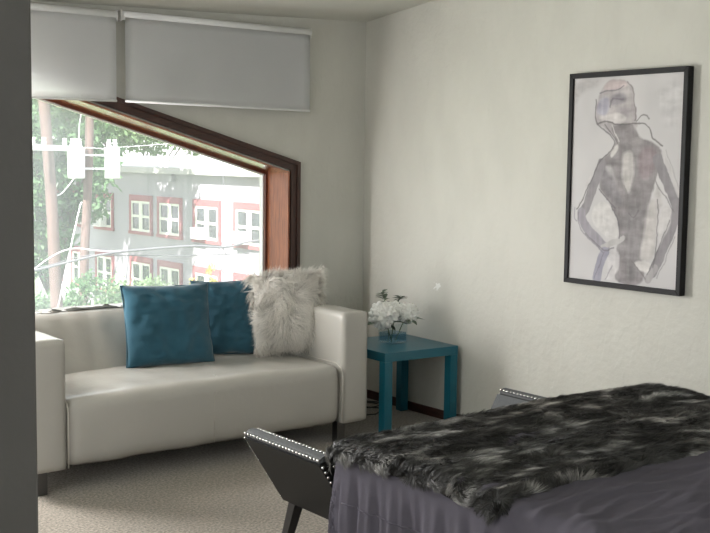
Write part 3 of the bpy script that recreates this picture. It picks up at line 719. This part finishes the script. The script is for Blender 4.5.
# fur throw across the foot
th = thing('fur_throw', 'mottled dark grey and black faux fur throw spread across the foot of the bed', 'throw', (-1.45, -3.2, .6))
TY = -3.55
def tz(x, y):
    b = .612 + .010*noise.noise(Vector((x*2.5, y*4, 1))) + .014*noise.noise(Vector((x*1.3, y*6, 4)))
    b += .008*math.exp(-((x+1.0)/.5)**2)
    e = min(1, max(0, (y-TY)/.05)); return .605+(b-.605)*e**.5
TXA, TXB, TYB = IX0-.082, IX1+.30, IY+.12
def tf(u, v):
    w_ = .02*noise.noise(Vector((u*3, 0, 7))) if v < TY+.1 else 0
    return drape(u, v+w_, tz(u, v), IX0-.012, IX1+.012, IY+.012, .06, .1, .3)
bm = grid(tf, 120, 60, TXA, TXB, TY, TYB); bmesh.ops.solidify(bm, geom=bm.faces[:], thickness=.004); obj('backing', loc(bm, th), M_backing, th, True)
def pelt():
    N = 90000; us = rng.uniform(TXA, TXB, N); vs = rng.uniform(TY, TYB, N)
    # thicker at the near edge so the rim stands up
    k = int(N*.07); vs[:k] = rng.uniform(TY, TY+.02, k); k2 = int(N*.04); us[k:k+k2] = rng.uniform(TXA, TXA+.02, k2)
    R = np.zeros((N, 3)); Nn = np.zeros((N, 3)); C = np.zeros((N, 3)); cm = np.zeros((N, 3)); ln = np.zeros((N, 1)); e = .004
    for i in range(N):
        u, v = us[i], vs[i]; p = tf(u, v); pu = tf(u+e, v)-p; pv = tf(u, v+e)-p; nn = pu.cross(pv).normalized()
        if v < TY+.03: nn = (nn+Vector((0, -1.1*(1-(v-TY)/.03), 0))).normalized()
        if u < TXA+.02: nn = (nn+Vector((-.6, 0, -.5))).normalized()
        nz1 = noise.noise(Vector((u*3.2, v*7., 0))); nz2 = noise.noise(Vector((u*8, v*17, 3))); nz3 = noise.noise(Vector((u*22, v*38, 6)))
        t = nz1*.75 + nz2*1.0 + nz3*.55
        c = .024 + .055*max(0, t+.25) + .52*max(0, t-.20)**1.3
        if t < -.18: c = .009
        warm = noise.noise(Vector((u*2, v*3, 9)))
        C[i] = c*(1.02+.06*warm), c, c*(.95-.04*warm)
        f = noise.noise_vector(Vector((u*5, v*9, 2))); f2 = noise.noise_vector(Vector((u*22, v*30, 5)))
        cm[i] = Vector((.6, -.55, 0))+f*1.3+f2*1.2
        R[i] = p; Nn[i] = nn; ln[i] = (.034 if v < TY+.05 else .027)*(.75+.5*rng.random())*(1+.35*nz2)
    cm -= Nn*np.sum(cm*Nn, 1, keepdims=True)
    C *= rng.uniform(.75, 1.25, (N, 1))
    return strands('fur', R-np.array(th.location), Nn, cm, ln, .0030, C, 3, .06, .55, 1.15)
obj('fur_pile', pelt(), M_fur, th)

# ------------------------------------------------------------ outside
GZ = -6.2
M_stucco = mat('grey_stucco', (.32, .305, .335), .9, noise_amt=.12, noise_scale=.6, bump=.1, bump_scale=8)
M_cornice = mat('cornice', (.40, .39, .38), .8)
M_roof = mat('parapet_coping', (.85, .85, .85), .8)
M_red = mat('red_brick_trim', (.26, .075, .08), .8, noise_amt=.15, noise_scale=6)
M_cream = mat('cream_sash', (.62, .63, .56), .6)
M_wpane = mat('dark_window_pane', (.035, .045, .05), .12, noise_amt=.6, noise_scale=1.2)
M_ac = mat('painted_steel', (.72, .72, .70), .5)
M_grille = mat('grey_grille', (.25, .25, .25), .5)
M_pole = mat('weathered_pole', (.13, .085, .075), .9, noise_amt=.35, noise_scale=3, stretch=(6, 6, .5), bump=.4, bump_scale=12)
M_trans = mat('light_grey_enamel', (.6, .61, .62), .45)
M_cable = mat('grey_cable', (.10, .10, .11), .6)
M_bark = mat('bark', (.12, .09, .07), .9, noise_amt=.4, noise_scale=6)
M_ground = mat('grass_ground', (.14, .19, .09), .95, noise_amt=.4, noise_scale=1.5)
tag(obj('ground', box((-40, .6, GZ-.3), (70, 110, GZ)), M_ground), None, None) if 0 else struct('ground', box((-40, .6, GZ-.3), (70, 110, GZ)), M_ground)
bd = thing('apartment_building', 'two-storey grey apartment building with red-trimmed windows across the way', 'building', (22, 34, GZ))
FX = 16.0
obj('wall', loc(box((FX, 10, GZ), (30, 46, 1.02), 0), bd), M_stucco, bd)
obj('cornice', loc(box((FX-.28, 9.8, .92), (30, 46.2, 1.16), .02), bd), M_cornice, bd)
obj('parapet', loc(box((FX-.05, 9.9, 1.16), (30, 46.1, 1.60), .02), bd), M_roof, bd)
def bwindow(y0, y1, zs, zh):
    """a pair of sashes in a red surround; FX plane"""
    bm = bmesh.new(); t = .17
    for lo, hi in [((FX-.07, y0, zh-.24), (FX+.02, y1, zh)), ((FX-.09, y0-.04, zs), (FX+.02, y1+.04, zs+.13)), ((FX-.07, y0, zs+.13), (FX+.02, y0+t, zh-.24)), ((FX-.07, y1-t, zs+.13), (FX+.02, y1, zh-.24))]: B(bm, lo, hi)
    f = obj('window', loc(bm, bd), M_red, bd)
    a, b, c0, c1 = y0+t, y1-t, zs+.13, zh-.24; mid = (a+b)/2; bm = bmesh.new()
    for q0, q1 in ((a, mid-.05), (mid+.05, b)):
        zm = (c0+c1)/2
        for lo, hi in [((FX-.05, q0, c0), (FX+.0, q0+.09, c1)), ((FX-.05, q1-.09, c0), (FX, q1, c1)), ((FX-.05, q0+.09, c0), (FX, q1-.09, c0+.09)), ((FX-.05, q0+.09, c1-.09), (FX, q1-.09, c1)), ((FX-.05, q0+.09, zm-.05), (FX, q1-.09, zm+.05))]: B(bm, lo, hi)
    B(bm, (FX-.06, mid-.05, c0), (FX, mid+.05, c1)); obj('sash', loc(bm, bd), M_cream, f)
    obj('pane', loc(box((FX-.015, a, c0), (FX-.005, b, c1)), bd), M_wpane, f)
for y0, y1 in ((34.08, 36.06), (31.66, 33.62), (28.82, 30.80), (25.9, 27.92), (23.0, 25.0), (20.1, 22.1), (37.6, 39.4), (40.2, 42.0), (43.0, 44.8)):
    bwindow(y0, y1, -1.56, .03); bwindow(y0, y1, -4.22, -2.45)
def ac(y, z, label):
    t = thing('air_conditioner', label, 'air conditioner', (FX-.25, y, z), 0, None)
    obj('casing', box((-.06, -.40, 0), (.24, .40, .42), .02), M_ac, t)
    bm = bmesh.new()
    for k in range(7): B(bm, (-.075, -.34, .05+k*.05), (-.058, .34, .075+k*.05))
    obj('grille', bm, M_grille, t)
ac(30.15, -1.42, 'window air conditioner in the third red-trimmed window from the left, upper floor')
ac(27.2, -1.40, 'window air conditioner in the upper red-trimmed window nearest the frame jamb')
ac(38.7, -1.42, 'window air conditioner beside the second utility pole, upper floor')
ac(43.6, -1.42, 'window air conditioner farthest left, half hidden by tree leaves')
lamp = thing('wall_light', 'small dark wall lamp under the building cornice', 'lamp', (FX-.1, 32.3, .75)); obj('lamp_head', box((-.1, -.12, -.12), (.1, .12, .12), .03), M_grille, lamp); obj('lamp_arm', box((-.02, -.03, .1), (.1, .03, .2)), M_grille, lamp)

def pole(name, label, base, topp, r, arm):
    t = thing(name, label, 'utility pole', base); b = Vector(base)
    bm = bmesh.new(); n = 12; P = Vector(topp)-b
    tube(bm, [P*(k/n)+Vector((.02*math.sin(k), 0, 0)) for k in range(n+1)], [r*(1.1-.25*k/n) for k in range(n+1)], 14); obj('pole', bm, M_pole, t, True)
    if arm:
        bm = bmesh.new(); c, d, ln = arm; c = Vector(c)-b; d = Vector(d).normalized()
        M = Matrix.Translation(c) @ Matrix.Rotation(math.atan2(d.y, d.x), 4, 'Z'); B(bm, (-ln, -.05, -.06), (ln, .05, .06), .01, 2, M); obj('crossarm', bm, M_trans, t)
        for k in (-.9, -.45, .45, .9):
            q = c+d*ln*k; bm = bmesh.new(); tube(bm, [q+Vector((0, 0, .06)), q+Vector((0, 0, .12)), q+Vector((0, 0, .14)), q+Vector((0, 0, .22))], [.03, .06, .035, .05], 10); obj('insulator', bm, M_trans, t, True)
    return t
def transformer(label, c, h, r, side=-1):
    c = Vector(c); t = thing('transformer', label, 'transformer', c, 0, 'transformers on the second utility pole')
    bm = bmesh.new(); tube(bm, [(0, 0, 0), (0, 0, .02), (0, 0, h-.03), (0, 0, h), (0, 0, h+.05)], [r*.9, r, r, r*1.04, r*.7], 24); obj('tank', bm, M_trans, t, True)
    for a in (.7, -.7):
        bm = bmesh.new(); x = a*r*.6; tube(bm, [(x, 0, h+.03), (x, 0, h+.09), (x, 0, h+.11), (x, 0, h+.17), (x, 0, h+.19), (x, 0, h+.26)], [.05, .085, .05, .08, .045, .06], 10); obj('bushing', bm, M_trans, t, True)
    for f_ in (.3, .75): obj('bracket', box((side*(r-.02), -.04, h*f_), (side*(r+.28), .04, h*f_+.05)), M_trans, t)
    return t
def cable(name, label, pts, r, cat='cable', m_=None, group=None):
    out = []
    P = [Vector(p) for p in pts]
    for i in range(len(P)-1):
        a = P[max(i-1, 0)]; b = P[i]; c = P[i+1]; d = P[min(i+2, len(P)-1)]
        for k in range(8):
            t = k/8; out.append(.5*((2*b)+(c-a)*t+(2*a-5*b+4*c-d)*t*t+(3*b-a-3*c+d)*t**3))
    out.append(P[-1]); bm = bmesh.new(); tube(bm, out, r, 6)
    o = obj(name, bm, m_ or M_cable, None, True); return tag(o, label, cat, group)

pole('utility_pole', 'thick leaning wooden utility pole nearest the left edge of the window view', (5.60, 18, GZ), (5.02, 18, 4.6), .135, ((5.30, 17.9, 1.72), (1, .5, 0), .75))
pole('utility_pole', 'thinner wooden utility pole standing between the two grey transformers', (8.45, 24, GZ), (8.98, 24, 5.2), .13, None)
transformer('grey transformer can hanging left of the thinner utility pole', (8.36, 23.8, .93), .84, .24, 1)
transformer('grey transformer can hanging right of the thinner utility pole', (9.44, 23.8, .93), .84, .22)
cable('cable_bundle', 'thick sagging cable bundle crossing in front of the apartment building', [(1.0, 17, -1.1), (3.2, 17, -1.05), (4.48, 17, -.86), (5.24, 17, -.72), (5.94, 17, -.60), (6.65, 17, -.54), (8.17, 17, -.49), (9.1, 17, -.55), (9.7, 17, -.45), (10.14, 17, -.42), (13, 17, -.2)], .030)
cable('cable', 'thin cable running just below the thick bundle', [(3.5, 17.05, -.75), (4.6, 17.05, -.80), (5.5, 17.05, -.62), (6.2, 17.05, -.62), (8, 17.05, -.70), (10.2, 17.05, -.72), (13, 17.05, -.6)], .012)
cable('cable', 'pale cable fanning up from the bundle past the thick pole', [(4.0, 17.1, -1.25), (4.7, 17.1, -.70), (5.3, 17.1, -.45), (6.0, 17.1, -.52), (6.7, 17.1, -.55)], .016, m_=M_trans)
cable('drop_wire', 'thin vertical drop wire before the third window from the left', [(9.0, 16.9, 3.2), (8.99, 16.9, 1.2), (8.99, 16.9, -.60)], .010, 'wire')
cable('wire_tail', 'loop of loose wire dangling from the cable bundle', [(8.95, 16.95, -.55), (8.90, 16.95, -.85), (9.05, 16.95, -1.15), (9.12, 16.95, -.8), (9.02, 16.95, -.56)], .011, 'wire')
cable('guy_wire', 'pale slanting guy wire left of the thinner pole', [(5.66, 17.3, .55), (5.55, 17.3, .2), (5.02, 17.3, -2.0), (4.7, 17.3, -3.4)], .016, 'wire', M_trans)
cable('overhead_wire', 'thin overhead wire above the transformers', [(2, 23, 2.1), (8.4, 23, 1.78), (9.4, 23, 1.82), (16, 23, 2.35)], .010, 'wire', M_trans)
cable('jumper_wire', 'curved pale jumper wire under the left transformer', [(5.45, 18.1, .95), (6.4, 20.6, .62), (7.5, 22.8, .55), (8.30, 23.75, .96)], .014, 'wire', M_trans)
cable('jumper_wire', 'curved pale jumper wire rising over the left transformer', [(8.45, 23.8, 2.02), (8.50, 23.85, 2.5), (8.66, 23.9, 3.1), (8.83, 23.97, 3.6)], .012, 'wire', M_trans)

# ---- trees: real branch structure with leaves grown round the twigs
def vleaf(name, base, r):
    M = mat(name, base, .55, spec=.3); n = M.node_tree.nodes; L = M.node_tree.links; b = n['Principled BSDF']
    t = n.new('ShaderNodeBsdfTranslucent'); t.inputs[0].default_value = (base[0]*1.5, base[1]*1.6, base[2]*1.1, 1); mx = n.new('ShaderNodeMixShader'); mx.inputs[0].default_value = .35
    L.new(b.outputs[0], mx.inputs[1]); L.new(t.outputs[0], mx.inputs[2]); L.new(mx.outputs[0], n['Material Output'].inputs[0]); return M
ML = [vleaf('leaf_green', (.085, .16, .075), .5), vleaf('leaf_pale', (.15, .23, .11), .5), vleaf('leaf_yellow', (.42, .38, .10), .5), vleaf('leaf_dark', (.05, .105, .06), .5)]
def tree(name, label, base, blobs, nl, ls, m_, cat='tree', trunk=.22, group=None, seed=0):
    """blobs: crown masses (x,y,z,rx,ry,rz) in world space"""
    t = thing(name, label, cat, base, 0, group); b0 = Vector(base); r_ = np.random.default_rng(seed); random.seed(seed)
    bm = bmesh.new(); tot = sum(b[3]*b[4]*b[5] for b in blobs)
    zt = max(b[2] for b in blobs); crown = Vector((sum(b[0] for b in blobs)/len(blobs), sum(b[1] for b in blobs)/len(blobs), 0))
    fork = Vector((crown.x*.4+b0.x*.6, crown.y*.4+b0.y*.6, b0.z+.5*(min(b[2] for b in blobs)-b0.z)+.1)) - b0
    tube(bm, [Vector((0, 0, 0)), fork*.5+Vector((.08, .05, 0)), fork], [trunk, trunk*.8, trunk*.65], 8)
    for b in blobs:
        c = Vector(b[:3])-b0
        for k in range(3):
            e = c+Vector((r_.uniform(-.7, .7)*b[3], r_.uniform(-.7, .7)*b[4], r_.uniform(-.3, .7)*b[5])); tube(bm, [fork, fork.lerp(e, .55)+Vector((0, 0, .12*b[5])), e], [trunk*.45, trunk*.25, trunk*.08], 5)
    obj('trunk', bm, M_bark, t, True)
    cs = []
    for b in blobs:
        n_ = int(nl*(b[3]*b[4]*b[5])/tot); ncl = max(6, n_//60)
        d = r_.normal(0, 1, (ncl, 3)); d /= np.linalg.norm(d, axis=1, keepdims=True); rad = r_.uniform(.45, 1, (ncl, 1))**.6
        cc = np.array(b[:3])+d*rad*np.array(b[3:6]); pick = r_.integers(0, ncl, n_)
        cs.append(cc[pick]+r_.normal(0, 1, (n_, 3))*np.array(b[3:6])*.13)
    P = np.concatenate(cs)-np.array(base); N = len(P)
    a = r_.normal(0, 1, (N, 3)); a /= np.linalg.norm(a, axis=1, keepdims=True); q = r_.normal(0, 1, (N, 3)); q -= a*np.sum(a*q, 1, keepdims=True); q /= np.linalg.norm(q, axis=1, keepdims=True)
    sz = ls*r_.uniform(.6, 1.3, (N, 1)); V = np.stack([P-a*sz, P+q*sz*.5, P+a*sz, P-q*sz*.5], 1).reshape(-1, 3)
    F = (np.arange(N)*4)[:, None]+np.arange(4)[None]
    o = obj('foliage', mesh_np('foliage', V, F, 4), m_, t); return t
tree('tree', 'large dark green tree behind the utility poles at the left of the window view', (10.2, 30, GZ), [(9.6, 30, 2.6, 2.3, 2, 1.9), (11.8, 30.5, 3.9, 1.9, 2, 1.5), (10.6, 30, .8, 1.6, 1.8, 1.5), (9.3, 29.5, -.8, 1.4, 1.6, 1.4), (11.9, 31, 1.6, 1.1, 1.2, 1.4), (8.2, 29, 1.0, 1.6, 1.6, 2.2)], 22000, .12, ML[0], seed=1)
tree('tree', 'pale green tree spreading above the apartment building roof', (24, 51, GZ), [(20.8, 49.5, 3.7, 3.4, 2, 1.9), (24.4, 50, 3.3, 3, 2, 1.5), (27.6, 50.5, 2.8, 2.5, 2, 1.0), (18.0, 49, 5.2, 3.2, 2, 2.1)], 11000, .17, ML[1], seed=2)
tree('shrub', 'round green shrub before the lower windows of the apartment building', (12.0, 26, GZ), [(11.3, 26, -3.4, 1.5, 1.0, 1.15), (12.9, 26.2, -3.9, 1.5, 1.0, 1.15), (10.2, 25.8, -3.7, 1.2, 1, 1.1)], 9000, .075, ML[1], 'shrub', .09, None, 3)
tree('shrub', 'yellow-leaved bush standing near the lower right of the window view', (10.3, 20, GZ), [(10.25, 20, -1.75, .35, .35, .55), (10.5, 20, -2.7, .7, .6, .9)], 2600, .055, ML[2], 'shrub', .06, None, 4)
tree('shrub', 'low green bush behind the foot of the thick utility pole', (6.9, 22, GZ), [(6.6, 22, -2.9, 1.3, .8, 1.0), (8.1, 22.2, -2.6, 1.1, .8, .9), (5.0, 22, -2.7, 1.2, .8, 1.0)], 9000, .07, ML[0], 'shrub', .09, None, 5)
tree('tree', 'tall tree left of the window view that shades the building wall', (6.5, 33.5, GZ), [(10.0, 36.0, 9.2, 3.2, 3.6, 2.9), (8.5, 32.5, 10.4, 2.6, 2.6, 2.6), (11.4, 39.5, 8.2, 2.8, 3.6, 2.6), (9.2, 31.0, 6.3, 1.6, 1.3, 1.2)], 16000, .26, ML[3], trunk=.35, seed=6)
